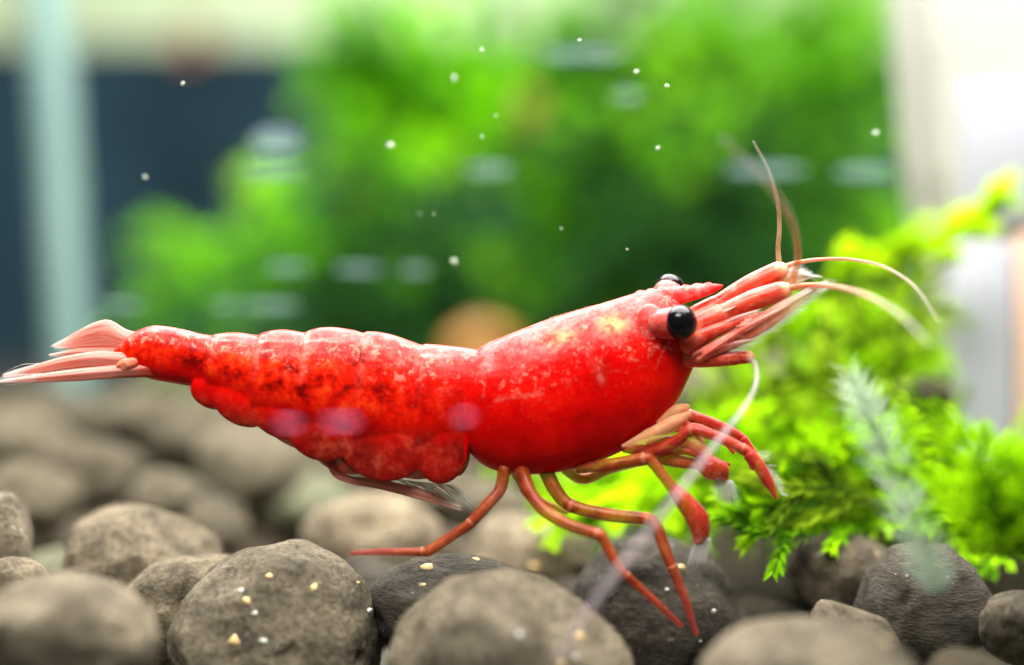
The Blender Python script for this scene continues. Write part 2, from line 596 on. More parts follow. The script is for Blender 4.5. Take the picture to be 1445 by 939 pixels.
root = empty('filter_housing', P(1400, 760, 8.6))
tag(root, 'cream and white filter housing standing behind the bright moss', 'filter')
k_ = 9.3 / 8.4
prism('housing', [(722.5 + (x - 722.5) * k_, 469.5 + (y - 469.5) * k_) for x, y in ((1243, -110), (1258, 100), (1272, 260), (1300, 420), (1330, 540), (1334, 660), (1600, 660), (1600, -110))], 8.4, 9.3, M_cream, root, 0.05)
prism('cover_plate', [(1357, 118), (1357, 318), (1545, 312), (1545, 118)], 8.34, 8.46, M_white, root, 0.02)
prism('cover_plate', [(1350, 345), (1346, 690), (1432, 690), (1430, 345)], 8.30, 8.46, M_white, root, 0.02)
prism('edge_strip', [(1436, 330), (1436, 690), (1470, 690), (1470, 330)], 8.34, 8.46, M_rust, root, 0.02)


# ---------------------------------------------------------------- pebbles
def pebble_mesh(name, seed, sub, mat, rough=1.0, facets=5):
    r = random.Random(seed)
    v, f = icos(sub)
    off = Vector((r.uniform(-50, 50), r.uniform(-50, 50), r.uniform(-50, 50)))
    pl = []
    for _ in range(facets):
        nrm = Vector((r.gauss(0, 1), r.gauss(0, 1), r.gauss(0, 1))).normalized()
        pl.append((nrm, r.uniform(0.78, 0.93)))
    out = []
    for p in v:
        rad = 1.0 + 0.13 * noise.noise(p * 1.1 + off) + 0.06 * noise.noise(p * 2.7 + off)
        for nrm, dd in pl:
            c = p.dot(nrm)
            if c > 0.2:
                lim = dd / c
                x = rad - lim
                if x > -0.1:               # soft clip
                    rad -= (max(x, 0) * 0.85 if x > 0.1 else (x + 0.1) ** 2 / 0.4 * 0.85)
        if sub >= 5:
            q = p * 7 + off
            rad += rough * (0.024 * noise.noise(q * .5) + 0.009 * noise.noise(q * 1.9) + 0.006 * noise.noise(q * 4.3))
            if sub >= 6:
                rad += rough * 0.004 * noise.noise(q * 11)
            pit = noise.noise(p * 3.7 + off * 1.3)
            if pit > 0.42:
                rad -= rough * 0.16 * (pit - 0.42)
        out.append(p * rad)
    return make_mesh(name, out, f, mat)


def grain(parent, c, rad, mat, rr):
    v, f = icos(2)
    o_ = Vector((rr.uniform(-9, 9), rr.uniform(-9, 9), 0))
    v = [c + Vector((p.x * rad * 1.15, p.y * rad, p.z * rad * 0.9)) * (1 + 0.6 * noise.noise(p * 1.4 + o_)) for p in v]
    link('grain', make_mesh('grain', v, f, mat), parent)


def pebble(cx, cy, rx, ry, d, seed, mat, label, sub=5, rot=0.0, depth=0.95, group=None, grains=(), facets=5):
    me = pebble_mesh('pebble', seed, sub, mat, 1.0, facets)
    c = P(cx, cy, d)
    sx, sz = rx / F * d, ry / F * d
    sy = depth * (sx * 0.6 + sz * 0.4)
    rr = random.Random(seed + 5)
    R = Matrix.Rotation(rot, 3, 'Y')
    pre = Matrix.Rotation(rr.uniform(0, 6.28), 3, 'Z') @ Matrix.Rotation(rr.uniform(-0.5, 0.5), 3, 'X')
    for v in me.vertices:
        q = pre @ v.co
        v.co = R @ Vector((q.x * sx, q.y * sy, q.z * sz))
    me.update()
    o = link('pebble', me)
    o.location = c
    tag(o, label, 'pebble', group)
    if grains:
        from mathutils.bvhtree import BVHTree
        bt = BVHTree.FromPolygons([v.co.copy() for v in me.vertices], [tuple(p.vertices) for p in me.polygons])
        for gx, gy, gr, gm in grains:
            tgt = P(gx, gy, d)
            dr = (tgt - CAM).normalized()
            hit = bt.ray_cast(CAM - c, dr)
            if hit[0] is not None:
                rad = gr * 0.72 / F * (hit[0] + c - CAM).length
                grain(o, hit[0] + c + hit[1] * (-0.55 * rad), rad, M_grain if gm == 'y' else M_grain_w, rr)
    return o


BED = 'pebbles of the bed under the shrimp'
pebble(92, 908, 128, 98, 5.25, 3, M_peb, 'broad smooth grey pebble lying before the tilted faceted pebble', 5, facets=3)
pebble(397, 902, 153, 134, 6.0, 8, M_peb, 'big round brown grey pebble dotted with ochre grains under the swimmerets', 6,
       grains=[(443, 828, 9, 'y'), (380, 813, 7, 'y'), (348, 848, 9, 'y'), (330, 905, 12, 'y'), (372, 905, 9, 'w'), (340, 833, 6, 'w'), (505, 822, 5, 'y'), (520, 862, 8, 'w'), (360, 865, 6, 'w')], facets=3)
pebble(712, 936, 167, 134, 5.62, 21, M_peb, 'large pale grey pebble right below the walking legs', 6,
       grains=[(819, 898, 10, 'y'), (812, 927, 8, 'w'), (733, 895, 7, 'w'), (792, 938, 8, 'y')], facets=3)
pebble(925, 862, 120, 98, 6.42, 34, M_peb_dark_shaded, 'dark streaked pebble on which the two front walking legs stand', 6, rot=0.35,
       grains=[(962, 801, 9, 'y'), (1008, 862, 5, 'w'), (941, 832, 4, 'w'), (858, 893, 4, 'w'), (988, 905, 4, 'w')], facets=5)
pebble(1145, 966, 152, 112, 5.1, 45, M_peb, 'smooth blurred pale pebble below the moss fringe', 5, facets=3)
pebble(256, 868, 112, 78, 6.3, 52, M_peb_warm, 'brown pebble wedged between the big round one and the faceted one', 6, rot=-0.5)
pebble(212, 808, 122, 94, 6.6, 64, M_peb_warm, 'tilted faceted brown pebble with a peaked top', 6, rot=0.25, facets=9)
pebble(665, 872, 140, 86, 6.1, 73, M_peb_dark_shaded, 'flat dark pebble half hidden behind the large pale one', 5,
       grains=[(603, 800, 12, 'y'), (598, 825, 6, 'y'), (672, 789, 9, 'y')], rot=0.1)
pebble(1200, 815, 86, 62, 6.55, 81, M_peb_brown_shaded, 'hollowed pebble just under the moss fringe with moss shade in its colour', 5, rot=0.2, facets=8)
pebble(1306, 862, 92, 96, 6.15, 92, M_peb_dark_shaded, 'brown pebble under the thick lime moss mound with moss shade in its colour', 5)  # dark material carries the shade of the moss above
pebble(1448, 890, 62, 56, 5.85, 103, M_peb_brown_shaded, 'small brown pebble at the foot of the filter side moss', 5)
pebble(1362, 966, 66, 50, 5.3, 115, M_peb_brown_shaded, 'low brown pebble before the shade coloured one by the moss', 5)
pebble(1212, 898, 72, 42, 5.85, 127, M_peb_brown_shaded, 'narrow slanting brown pebble behind the smooth blurred one', 5, rot=0.55)
pebble(-12, 766, 60, 78, 6.3, 131, M_peb, 'upright grey pebble cut off beside the faceted one', 5)
pebble(18, 822, 52, 36, 5.9, 137, M_peb_warm, 'little brown pebble behind the broad smooth one', 5)
pebble(525, 768, 100, 72, 7.3, 140, M_peb_warm, 'rounded tan pebble behind the trailing hind leg', 5)
pebble(752, 788, 94, 66, 7.15, 151, M_peb_warm, 'rounded tan pebble behind the middle walking legs', 5, grains=[(752, 800, 10, 'y')])
pebble(520, 855, 60, 70, 6.6, 160, M_peb_dark_shaded, 'pebble sunk in the gap under the hind leg with gap shade in its colour', 5)  # this and the next two: black gap shade put into the colour
pebble(800, 880, 60, 66, 6.9, 165, M_peb_dark_shaded, 'pebble sunk in the gap under the front legs with gap shade in its colour', 5)
pebble(1080, 905, 70, 66, 6.9, 171, M_peb_dark_shaded, 'pebble sunk in the hollow beneath the moss with shade in its colour', 5)
pebble(432, 712, 88, 50, 8.7, 178, M_peb_green, 'pale green algae coated stone behind the big round pebble', 5)
pebble(92, 812, 70, 42, 7.4, 183, M_peb_green, 'pale green algae coated stone behind the broad smooth pebble', 5)
far_pebbles = [(38, 700, 78, 55, 8.4), (122, 668, 88, 62, 9.0), (236, 700, 58, 40, 8.5), (306, 742, 56, 40, 7.9), (365, 650, 100, 56, 9.3),
               (262, 632, 70, 42, 10.0), (30, 622, 90, 44, 10.4), (160, 606, 80, 40, 10.9), (300, 592, 70, 38, 11.4), (70, 580, 80, 34, 12.0),
               (210, 572, 74, 32, 12.6), (400, 596, 76, 36, 11.0), (520, 640, 80, 45, 9.5), (610, 690, 80, 48, 8.6), (690, 720, 70, 46, 8.0),
               (600, 610, 70, 36, 10.6), (1000, 540, 70, 40, 10.2), (960, 560, 70, 42, 9.6), (1135, 520, 60, 34, 10.4), (1300, 560, 56, 34, 8.2), (850, 700, 74, 44, 8.6), (780, 650, 76, 40, 9.4)]
FAR = 'out of focus pebbles of the bed behind the shrimp'
FARL = 'blurred brown pebble in the heaped bed behind the shrimp'
M_peb_gap_shade = mat_pebble('pebble_gap_shade', (1.15, 1.0, 0.8), dark=0.5)  # lower layer darkened to paint the shade between the upper pebbles
lib_low = [pebble_mesh('pebble_gap_shade', 330 + i, 4, M_peb_gap_shade) for i in range(6)]
M_peb_far = mat_pebble('pebble_olive_brown', (1.06, 0.98, 0.76), dark=0.88)
M_peb_far2 = mat_pebble('pebble_tan_brown', (1.08, 0.98, 0.76), dark=0.66)
lib = [pebble_mesh('pebble_far', 300 + i, 4, [M_peb_far, M_peb_far2, M_peb_far, M_peb_far2][i % 4]) for i in range(8)]


def far_pebble(c, sx, sy, sz, i, low=False):
    o = link('pebble', lib_low[i % 6] if low else lib[i % 8])
    o.location = c
    o.rotation_euler = (rnd.uniform(-0.4, 0.4), rnd.uniform(-0.4, 0.4), rnd.uniform(0, 6.28))
    o.scale = (sx, sy, sz)
    tag(o, 'blurred pebble with gap shade in its colour sunk between the paler ones behind the shrimp' if low else FARL, 'pebble', 'sunken pebbles behind the shrimp with gap shade in their colour' if low else FAR)
    return o


spots = []
for i, (cx, cy, rx, ry, d) in enumerate(far_pebbles):
    d, ry, rx = 6.4 + (d - 6.4) * 0.78, ry * 0.92, rx * 0.95
    c = P(cx, cy, d)
    sx, sz = rx / F * d, ry / F * d
    far_pebble(c, sx, sx * 0.9, sz, i)
    spots.append((c.x, c.y, c.z, sx))
# lower layer and the rest of the bed to the back panel
i = 0
yy = 1.9
while yy < 8.7:
    half = (yy + 6) * 0.30 + 0.7
    xx = -half
    while xx < min(half, 3.4):
        x, y = xx + rnd.uniform(-0.15, 0.15), yy + rnd.uniform(-0.15, 0.15)
        s = rnd.uniform(0.27, 0.40)
        top = -0.56 if y < 4.4 else -0.34
        z = top + rnd.uniform(-0.05, 0.08)
        ok = all((x - a) ** 2 + (y - b) ** 2 > (0.8 * (s + r_)) ** 2 or abs(z - c_) > 0.42 for a, b, c_, r_ in spots)
        vis = y > 5 or rnd.random() < 0.75
        if ok and vis:
            far_pebble(Vector((x, y, z)), s, s * rnd.uniform(0.8, 1.1), s * rnd.uniform(0.62, 0.85), i, y < 4.6 or rnd.random() < 0.25)
            i += 1
        xx += 0.66
    yy += 0.66


# ---------------------------------------------------------------- moss
def leaf_quad(acc, base, dirv, nrm, ln, wd, t):
    side = dirv.cross(nrm)
    side = side.normalized() if side.length > 1e-6 else dirv.orthogonal().normalized()
    up = side.cross(dirv).normalized()
    m = base + dirv * (ln * 0.42)
    v = [base, m + side * wd * 0.5 + up * wd * 0.18, base + dirv * ln + up * (-0.12 * ln), m - side * wd * 0.5 + up * wd * 0.18]
    add_to(acc, v, [(0, 1, 2), (0, 2, 3)], [(t, 0)] * 4)


def strand(acc, pts, r0, ln, wd, step, rr, spread=0.8, flatn=None):
    """a moss strand: thin stem and overlapping leaves in a loose spiral"""
    tot = sum((pts[i + 1] - pts[i]).length for i in range(len(pts) - 1))
    v, f, uv = tube_data(pts, [r0] * (len(pts) - 1) + [r0 * 0.5], 4, max(6, len(pts) * 3))
    add_to(acc, v, f, [(0.1, 0)] * len(v))
    n = max(4, int(tot / step))
    c = [Vector(p) for p in spline(pts, n + 1)]
    ph = rr.uniform(0, 6)
    for i in range(n):
        t = (c[i + 1] - c[i]).normalized()
        u = t.orthogonal().normalized()
        if flatn is not None:
            u = flatn.cross(t)
            u = u.normalized() if u.length > 1e-3 else t.orthogonal().normalized()
        w = t.cross(u)
        for kk in range(2):
            ph += 2.4
            if flatn is not None:
                an = (0 if kk else math.pi) + rr.uniform(-0.7, 0.7)
            else:
                an = ph
            o_ = u * math.cos(an) + w * math.sin(an)
            sp = spread * rr.uniform(0.7, 1.25)
            dv = (t * math.cos(sp) + o_ * math.sin(sp)).normalized()
            e = i / n
            l_ = ln * rr.uniform(0.75, 1.2) * (1.0 if e < 0.85 else 0.75)
            nn = (t * -math.sin(sp) + o_ * math.cos(sp)) if flatn is None else flatn
            leaf_quad(acc, c[i], dv, nn, l_, wd, 0.25 + 0.75 * e)


def frond_acc(pts, ln=0.062, wd=0.024, step=0.021, branch=0.16, blen=0.26, seed=0, spread=0.8, flat=True):
    rr = random.Random(seed)
    acc = ([], [], [])
    pts = [Vector(p) for p in pts]
    tot = sum((pts[i + 1] - pts[i]).length for i in range(len(pts) - 1))
    fn = Vector((rr.uniform(-0.3, 0.3), rr.uniform(-1, -0.4), rr.uniform(0.2, 0.8))).normalized() if flat else None
    strand(acc, pts, 0.009, ln, wd, step, rr, spread, fn)
    if branch:
        nb = int(tot / branch)
        c = [Vector(p) for p in spline(pts, nb + 2)]
        for i in range(1, nb + 1):
            t = (c[i + 1] - c[i - 1]).normalized()
            u = fn.cross(t).normalized() if fn else t.orthogonal().normalized()
            sgn = 1 if i % 2 else -1
            e = i / (nb + 1)
            bl = blen * rr.uniform(0.6, 1.2) * (1 - 0.55 * e)
            dv = (t * rr.uniform(0.6, 1.0) + u * sgn * rr.uniform(0.6, 1.0) + Vector((rr.uniform(-.3, .3), rr.uniform(-.3, .3), rr.uniform(-.3, .3)))).normalized()
            q = [c[i], c[i] + dv * bl * 0.5 + Vector((0, 0, 0.015)), c[i] + dv * bl + t * bl * 0.2 - Vector((0, 0, 0.02))]
            strand(acc, q, 0.006, ln * 0.85, wd * 0.9, step * 0.95, rr, spread, fn)
    return acc


def frond_mesh(mat, *a, **k_):
    v, f, uv = frond_acc(*a, **k_)
    return make_mesh('frond', v, f, mat, False, uv)


def frond(parent, mat, pix, **k_):
    """a frond through photo pixels, each with its own depth"""
    return link('frond', frond_mesh(mat, [P(*q) for q in pix], **k_), parent)


def lib_fronds(mat, n, seed, L=1.0, **k_):
    out = []
    for i in range(n):
        rr = random.Random(seed + i)
        b1, b2 = rr.uniform(-0.12, 0.12), rr.uniform(-0.25, 0.2)
        pts = [Vector((0, 0, 0)), Vector((0.33 * L, b1 * 0.5, 0.07 * L)), Vector((0.7 * L, b1, 0.08 * L + b2 * 0.3)), Vector((L, b1 * 1.5, b2))]
        out.append(frond_mesh(mat, pts, seed=seed + i, **k_))
    return out


LIME = lib_fronds(M_moss, 8, 700, ln=0.075, wd=0.014, step=0.012, spread=0.62, branch=0.12, blen=0.3)
OLIVE = lib_fronds(M_moss_olive, 3, 740, ln=0.07, wd=0.013, step=0.012, spread=0.55)


def scatter(parent, meshes, box, n, rr, sc=(0.5, 0.9), lean=(-0.2, 0.9)):
    """fronds growing from points of a pixel box (x0, x1, y0, y1, d0, d1)"""
    for i in range(n):
        x0, x1, y0, y1, d0, d1 = box
        c = P(rr.uniform(x0, x1), rr.uniform(y0, y1), rr.uniform(d0, d1))
        o = link('frond', meshes[rr.randrange(len(meshes))], parent)
        o.matrix_parent_inverse = Matrix.Translation(parent.location).inverted()
        o.location = c
        o.rotation_euler = (rr.uniform(-1.2, 1.2), -rr.uniform(*lean), rr.uniform(0, 6.28))
        s = rr.uniform(*sc)
        o.scale = (s, s, s)


rm = random.Random(77)
m1 = empty('moss_tuft', P(1110, 790, 6.9))
tag(m1, 'bright leafy moss tuft on the pebbles behind the shrimp legs', 'moss')
frond(m1, M_moss, [(1235, 748, 6.7), (1170, 742, 6.5), (1090, 752, 6.35), (1010, 728, 6.3)], seed=1, ln=0.085, wd=0.02, step=0.013, spread=0.5)
frond(m1, M_moss, [(1230, 700, 6.8), (1150, 702, 6.6), (1080, 715, 6.45), (1015, 700, 6.4)], seed=2, ln=0.085, wd=0.02, step=0.013, spread=0.5)
frond(m1, M_moss_olive, [(1260, 730, 6.6), (1190, 690, 6.5), (1120, 690, 6.4), (1050, 672, 6.5)], seed=3, ln=0.085, wd=0.02, step=0.013, spread=0.5)
frond(m1, M_moss, [(1180, 690, 6.9), (1150, 650, 6.8), (1130, 640, 6.8), (1190, 645, 6.7)], seed=4)
frond(m1, M_moss, [(1010, 700, 7.2), (930, 690, 7.1), (850, 700, 7.0), (750, 742, 6.9)], seed=5, ln=0.075, wd=0.03)
frond(m1, M_moss, [(1020, 680, 7.4), (930, 660, 7.3), (860, 668, 7.2), (800, 690, 7.1)], seed=6, ln=0.075, wd=0.03)
frond(m1, M_moss, [(1010, 730, 7.2), (940, 725, 7.1), (870, 725, 7.0), (810, 745, 7.0)], seed=7, ln=0.075, wd=0.03)
frond(m1, M_moss, [(1060, 620, 7.5), (1000, 610, 7.4), (950, 640, 7.3), (900, 680, 7.2)], seed=8, ln=0.075, wd=0.03)
scatter(m1, LIME, (1020, 1230, 640, 745, 6.8, 7.6), 30, rm, (0.35, 0.6))
scatter(m1, LIME, (830, 1010, 660, 735, 7.2, 8.2), 22, rm, (0.4, 0.6))
scatter(m1, OLIVE, (1060, 1240, 670, 735, 6.6, 7.4), 8, rm, (0.35, 0.55))

scatter(m1, OLIVE, (1000, 1260, 690, 750, 6.9, 8.2), 36, rm, (0.4, 0.6), (-0.3, 0.4))
scatter(m1, OLIVE, (960, 1110, 570, 690, 7.4, 8.4), 30, rm, (0.35, 0.55), (0.0, 0.9))
scatter(m1, LIME, (940, 1090, 590, 690, 7.2, 8.0), 14, rm, (0.35, 0.5), (0.0, 0.7))
scatter(m1, OLIVE, (780, 1000, 700, 745, 7.3, 8.2), 14, rm, (0.35, 0.5), (-0.3, 0.4))

m2 = empty('moss_tuft', P(1390, 800, 6.4))
tag(m2, 'thick lime green moss mound before the white filter plate', 'moss')
scatter(m2, LIME, (1270, 1500, 665, 775, 6.9, 8.4), 100, rm, (0.35, 0.55), (-0.3, 0.6))
scatter(m2, LIME, (1340, 1500, 690, 790, 5.15, 5.4), 40, rm, (0.3, 0.42))
scatter(m2, OLIVE, (1270, 1470, 690, 790, 6.8, 7.6), 14, rm, (0.4, 0.6))

m3 = empty('moss_tuft', P(1190, 720, 8.2))
tag(m3, 'upright leafy moss growing behind the shrimp feelers', 'moss')
scatter(m3, LIME, (1050, 1310, 580, 700, 7.4, 9.2), 42, rm, (0.35, 0.6), (0.0, 1.0))
frond(m3, M_moss, [(1150, 640, 8.0), (1190, 560, 7.9), (1215, 480, 7.9), (1230, 420, 7.9)], seed=21, ln=0.085, wd=0.018, step=0.014, blen=0.4)
frond(m3, M_moss, [(1210, 600, 8.1), (1240, 540, 8.0), (1290, 512, 7.9), (1340, 505, 7.9)], seed=22, ln=0.085, wd=0.018, step=0.014, blen=0.25)
frond(m3, M_moss, [(1130, 640, 8.2), (1110, 560, 8.2), (1130, 480, 8.3), (1140, 430, 8.3)], seed=23, ln=0.085, wd=0.018, step=0.014, blen=0.4)
frond(m3, M_moss, [(1190, 640, 8.2), (1220, 570, 8.2), (1250, 500, 8.3), (1225, 450, 8.3)], seed=24, ln=0.085, wd=0.018, step=0.014, blen=0.4)
frond(m3, M_moss_olive, [(1255, 710, 7.3), (1215, 630, 7.1), (1180, 540, 7.1), (1165, 430, 7.2)], seed=25, ln=0.075, wd=0.03, blen=0.18)
frond(m3, M_moss_olive, [(1270, 700, 7.5), (1235, 640, 7.3), (1190, 560, 7.3), (1150, 480, 7.4)], seed=26, ln=0.075, wd=0.03, blen=0.18)

scatter(m3, OLIVE, (1010, 1290, 500, 700, 7.2, 8.4), 60, rm, (0.4, 0.65), (0.1, 1.1))

m4 = empty('moss_branch', P(1150, 470, 8.2))
tag(m4, 'long lime moss branch reaching up across the cream housing', 'moss')
for i in range(3):
    j = i * 7
    frond(m4, M_moss_tip, [(1150 + j, 430 + j, 8.3), (1200, 372 - j, 8.2), (1270, 352 + j, 8.0), (1340, 330 + j * .5, 7.9), (1392, 306, 7.8), (1408 + j * .5, 264 + j, 7.8)],
          seed=31 + i, ln=0.085, wd=0.034, branch=0.10, blen=0.20 if i else 0.28, flat=False)

m5 = empty('moss_strand', P(1330, 840, 5.5))
tag(m5, 'pale grey green moss strand hanging slantwise before the lime mound', 'moss')
for q in range(4):
    j_ = q * 9
    frond(m5, M_moss_pale, [(1335 - j_, 835, 5.42 + q * .03), (1303 - j_ * .6, 755, 5.42 + q * .03), (1268 - j_ * .4, 668, 5.46 + q * .02), (1232 - j_ * .3, 590, 5.52), (1196 + j_ * .3, 520 + j_, 5.62)],
          seed=41 + q, ln=0.105, wd=0.013, step=0.014, branch=0, spread=0.95, flat=q % 2 == 0)


def bush(name, mat, blobs, seed, label, n_per):
    """moss far behind: many strands joined, one uncountable mass"""
    rr = random.Random(seed)
    acc = ([], [], [])
    for (px, py, d, rx, ry) in blobs:
        c = P(px, py, d)
        sx, sz = rx / F * d, ry / F * d
        for i in range(int(n_per * rx * ry / 10000)):
            while True:
                q = Vector((rr.gauss(0, .5), rr.gauss(0, .5), rr.gauss(0, .5)))
                if q.length < 1.35:
                    break
            b = c + Vector((q.x * sx, q.y * min(sx, sz) * 0.8, q.z * sz))
            dv = (q.normalized() * 0.5 + Vector((rr.gauss(0, .6), rr.gauss(0, .6), rr.gauss(0.1, .6)))).normalized()
            L = rr.uniform(0.5, 0.9)
            pts = [b, b + dv * L * 0.5 + Vector((0, 0, 0.06)), b + dv * L - Vector((0, 0, 0.05))]
            strand(acc, pts, 0.02, 0.20, 0.075, 0.075, rr, 0.8)
    o = link(name, make_mesh(name, acc[0], acc[1], mat, False, acc[2]))
    tag(o, label, 'moss', kind='stuff')
    return o


bush('moss_bank', M_moss_back, [(545, 100, 17, 80, 80), (570, 170, 16.5, 100, 90), (690, 140, 17.5, 150, 100), (800, 300, 16, 120, 120), (880, 90, 18, 120, 80),
                                (480, 300, 16, 70, 80), (640, 445, 15.5, 170, 45), (880, 300, 16, 120, 90)], 5,
     'bright green moss bank out of focus behind the shrimp', 50)
bush('moss_bank', M_moss_deep, [(400, 360, 15.6, 80, 70), (330, 400, 15.4, 60, 50), (270, 440, 15, 50, 34), (1010, 90, 18, 130, 110), (1130, 180, 18, 140, 150), (1180, 330, 17, 110, 120), (1010, 300, 17.5, 120, 130), (930, 430, 16.5, 140, 70), (1060, 420, 16, 100, 80), (1180, 60, 19, 90, 80)], 6,
     'deep green moss bank out of focus flanking the bright one', 46)


bush('moss_bank', M_moss_shade, [(600, 335, 14.6, 75, 55), (930, 370, 14.8, 110, 70), (620, 455, 14.6, 170, 34), (1020, 330, 14.8, 100, 80), (850, 190, 15.0, 70, 60), (430, 445, 14.8, 90, 26), (1100, 250, 16.6, 90, 60), (1150, 400, 15.5, 80, 50), (600, 520, 15.2, 200, 50), (1050, 500, 15.8, 200, 70)], 7,
     'moss patches coloured as deep shade out of focus between the brighter banks', 44)

# ---------------------------------------------------------------- snails far back
M_snail = mat_plain('snail_shell_orange', (0.20, 0.085, 0.006), 0.35, 0.25, 8, 0.4)
M_snail_red = mat_plain('snail_shell_red', (0.30, 0.08, 0.035), 0.4, 0.25, 8, 0.4)
M_foot = mat_plain('snail_foot', (0.45, 0.22, 0.12), 0.5, 0.2, 8, 0.4)


def snail(px, py, d, rpx, mat, label, rz):
    c = P(px, py, d)
    R = rpx / F * d
    root = empty('snail', c)
    tag(root, label, 'snail', None)
    pts, rad = [], []
    for i in range(40):
        t = i / 39
        an = t * 2.6 * 2 * math.pi
        rr_ = R * (0.08 + 0.60 * t ** 1.3)
        pts.append(c + Matrix.Rotation(rz, 3, 'Z') @ Vector((math.cos(an) * rr_, 0.12 * R * (1 - t), math.sin(an) * rr_)))
        rad.append(R * (0.06 + 0.36 * t ** 1.2))
    tube('shell', pts, rad, mat, root, 14, 120)
    e = pts[-1]
    q = Matrix.Rotation(rz, 3, 'Z')
    tube('foot', [e + q @ Vector((-0.7 * R, 0, -0.45 * R)), e + q @ Vector((0, 0, -0.45 * R)), e + q @ Vector((0.7 * R, 0, -0.3 * R))], [R * 0.12, R * 0.26, R * 0.12], M_foot, root, 10)


snail(686, 512, 14.2, 62, M_snail, 'orange round snail out of focus behind the neck of the shrimp', 0.2)
snail(512, 288, 16.2, 28, M_snail, 'small orange snail out of focus in the bright moss bank', 0.6)
snail(745, 158, 15.9, 26, M_snail_red, 'reddish brown snail out of focus where the moss banks meet', -0.4)
snail(277, 54, 25.2, 24, M_snail_red, 'reddish snail out of focus at the upper edge of the dark panel', 0.1)


# ---------------------------------------------------------------- the shrimp
shrimp = empty('shrimp', W(690, 775, 0))
tag(shrimp, 'glossy red shrimp with black eyes walking over the pebbles', 'shrimp')


def interp(tab, x):
    xs = [t[0] for t in tab]
    ys = [t[1] for t in tab]
    return float(np.interp(x, xs, ys))


def smooth_tab(tab, lo, hi, n=300):
    xs = np.linspace(lo, hi, n)
    ys = np.interp(xs, [t[0] for t in tab], [t[1] for t in tab])
    kk = np.ones(9) / 9
    yp = np.convolve(np.pad(ys, 4, mode='edge'), kk, 'valid')
    return list(zip(xs, yp))


CTOP = [(650, 590), (653, 566), (658, 540), (665, 510), (674, 492), (690, 483), (710, 475), (735, 465), (780, 448), (830, 433), (860, 426), (880, 420), (910, 412), (935, 410), (952, 418), (964, 436), (974, 458), (981, 478), (985, 492)]
CBOT = [(650, 600), (653, 614), (658, 630), (665, 642), (674, 651), (690, 661), (710, 668), (735, 671), (780, 668), (830, 657), (860, 645), (880, 636), (910, 616), (940, 588), (958, 562), (970, 538), (978, 520), (983, 506), (985, 496)]
CWID = [(650, 6), (653, 30), (658, 44), (668, 54), (690, 62), (735, 68), (800, 68), (860, 63), (910, 52), (945, 40), (965, 30), (978, 18), (985, 4)]
ATOP = [(160, 497), (168, 488), (180, 476), (194, 467), (215, 460), (240, 462), (262, 466), (285, 472), (305, 474), (318, 471), (338, 470), (358, 473), (370, 473), (382, 468), (405, 466), (425, 469), (435, 471), (447, 465), (470, 463), (500, 466), (517, 472), (530, 470), (555, 474), (580, 482), (600, 489), (612, 488), (640, 490), (665, 492), (700, 500), (720, 540)]
ABOT = [(160, 507), (168, 512), (180, 518), (194, 526), (215, 534), (265, 544), (290, 549), (305, 556), (330, 572), (360, 588), (395, 604), (440, 622), (480, 636), (540, 646), (600, 646), (650, 636), (690, 620), (720, 560)]
AWID = [(160, 4), (170, 11), (188, 19), (220, 25), (265, 29), (305, 36), (360, 44), (430, 48), (520, 51), (600, 51), (680, 48), (720, 20)]
SEG = [185, 305, 370, 435, 517, 600, 680]
NC = 48


def loft(top, bot, wid, x0, x1, n, flatten=0.9, seg=False):
    top, bot, wid = smooth_tab(top, x0, x1), smooth_tab(bot, x0, x1), smooth_tab(wid, x0, x1)
    v, f = [], []
    for i in range(n):
        x = x0 + (x1 - x0) * i / (n - 1)
        zt, zb, w = interp(top, x), interp(bot, x), interp(wid, x)
        zm, hh = (zt + zb) / 2, max(0.5, (zb - zt) / 2)
        for s in range(NC):
            an = 2 * math.pi * s / NC
            ca, sa = math.cos(an), math.sin(an)
            e = 0.88
            cx = math.copysign(abs(ca) ** e, ca)
            sx = math.copysign(abs(sa) ** e, sa)
            # narrower to the back ridge, fullest below the middle
            k_ = 1.0 - 0.16 * max(0, sa) ** 2
            m = 1.0
            if seg:
                xe = x - 0.10 * (sa - 1) * hh + 3
                for q in range(len(SEG) - 1):
                    if SEG[q] <= xe < SEG[q + 1]:
                        fr = (xe - SEG[q]) / (SEG[q + 1] - SEG[q])       # 0 rear edge, 1 front
                        m = 1.0 + 0.10 * (1 - fr) ** 1.3 * min(1, fr / 0.03)
                m = 1 + (m - 1) * (1 if sa < 0.75 else 0.4)
            v.append(W(x, zm - hh * sx * m, cx * w * k_ * m))
    for i in range(n - 1):
        for s in range(NC):
            a, b = i * NC + s, i * NC + (s + 1) % NC
            f.append((a, b, b + NC, a + NC))
    f.append(tuple(range(NC))[::-1])
    f.append(tuple((n - 1) * NC + s for s in range(NC)))
    return v, f


def ell(cx, cy, cz, rx, ry, rz, rot=0.0, sub=4):
    v, f = icos(sub)
    c_, s_ = math.cos(rot), math.sin(rot)
    return [W(cx + p.x * rx * c_ - p.z * ry * s_, cy + p.x * rx * s_ + p.z * ry * c_, cz + p.y * rz) for p in v], f


acc = ([], [], [])
add_to(acc, *loft(CTOP, CBOT, CWID, 650.2, 984.8, 150))
add_to(acc, *loft(ATOP, ABOT, AWID, 160.2, 719.5, 280, seg=True))
# side plates of the abdomen with rounded lower edges
PLEURA = [(302, 552, 30, 23, -0.35), (346, 566, 46, 33, -0.5), (402, 583, 50, 34, -0.45), (457, 606, 50, 42, -0.4), (545, 622, 64, 55, -0.12), (621, 622, 41, 59, 0.08)]
for s in (-1, 1):
    for (cx, cy, rx, ry, ro) in PLEURA:
        w_ = interp(AWID, cx)
        add_to(acc, *ell(cx, cy, s * (w_ * 0.8 - 4), rx, ry, 9, -ro))
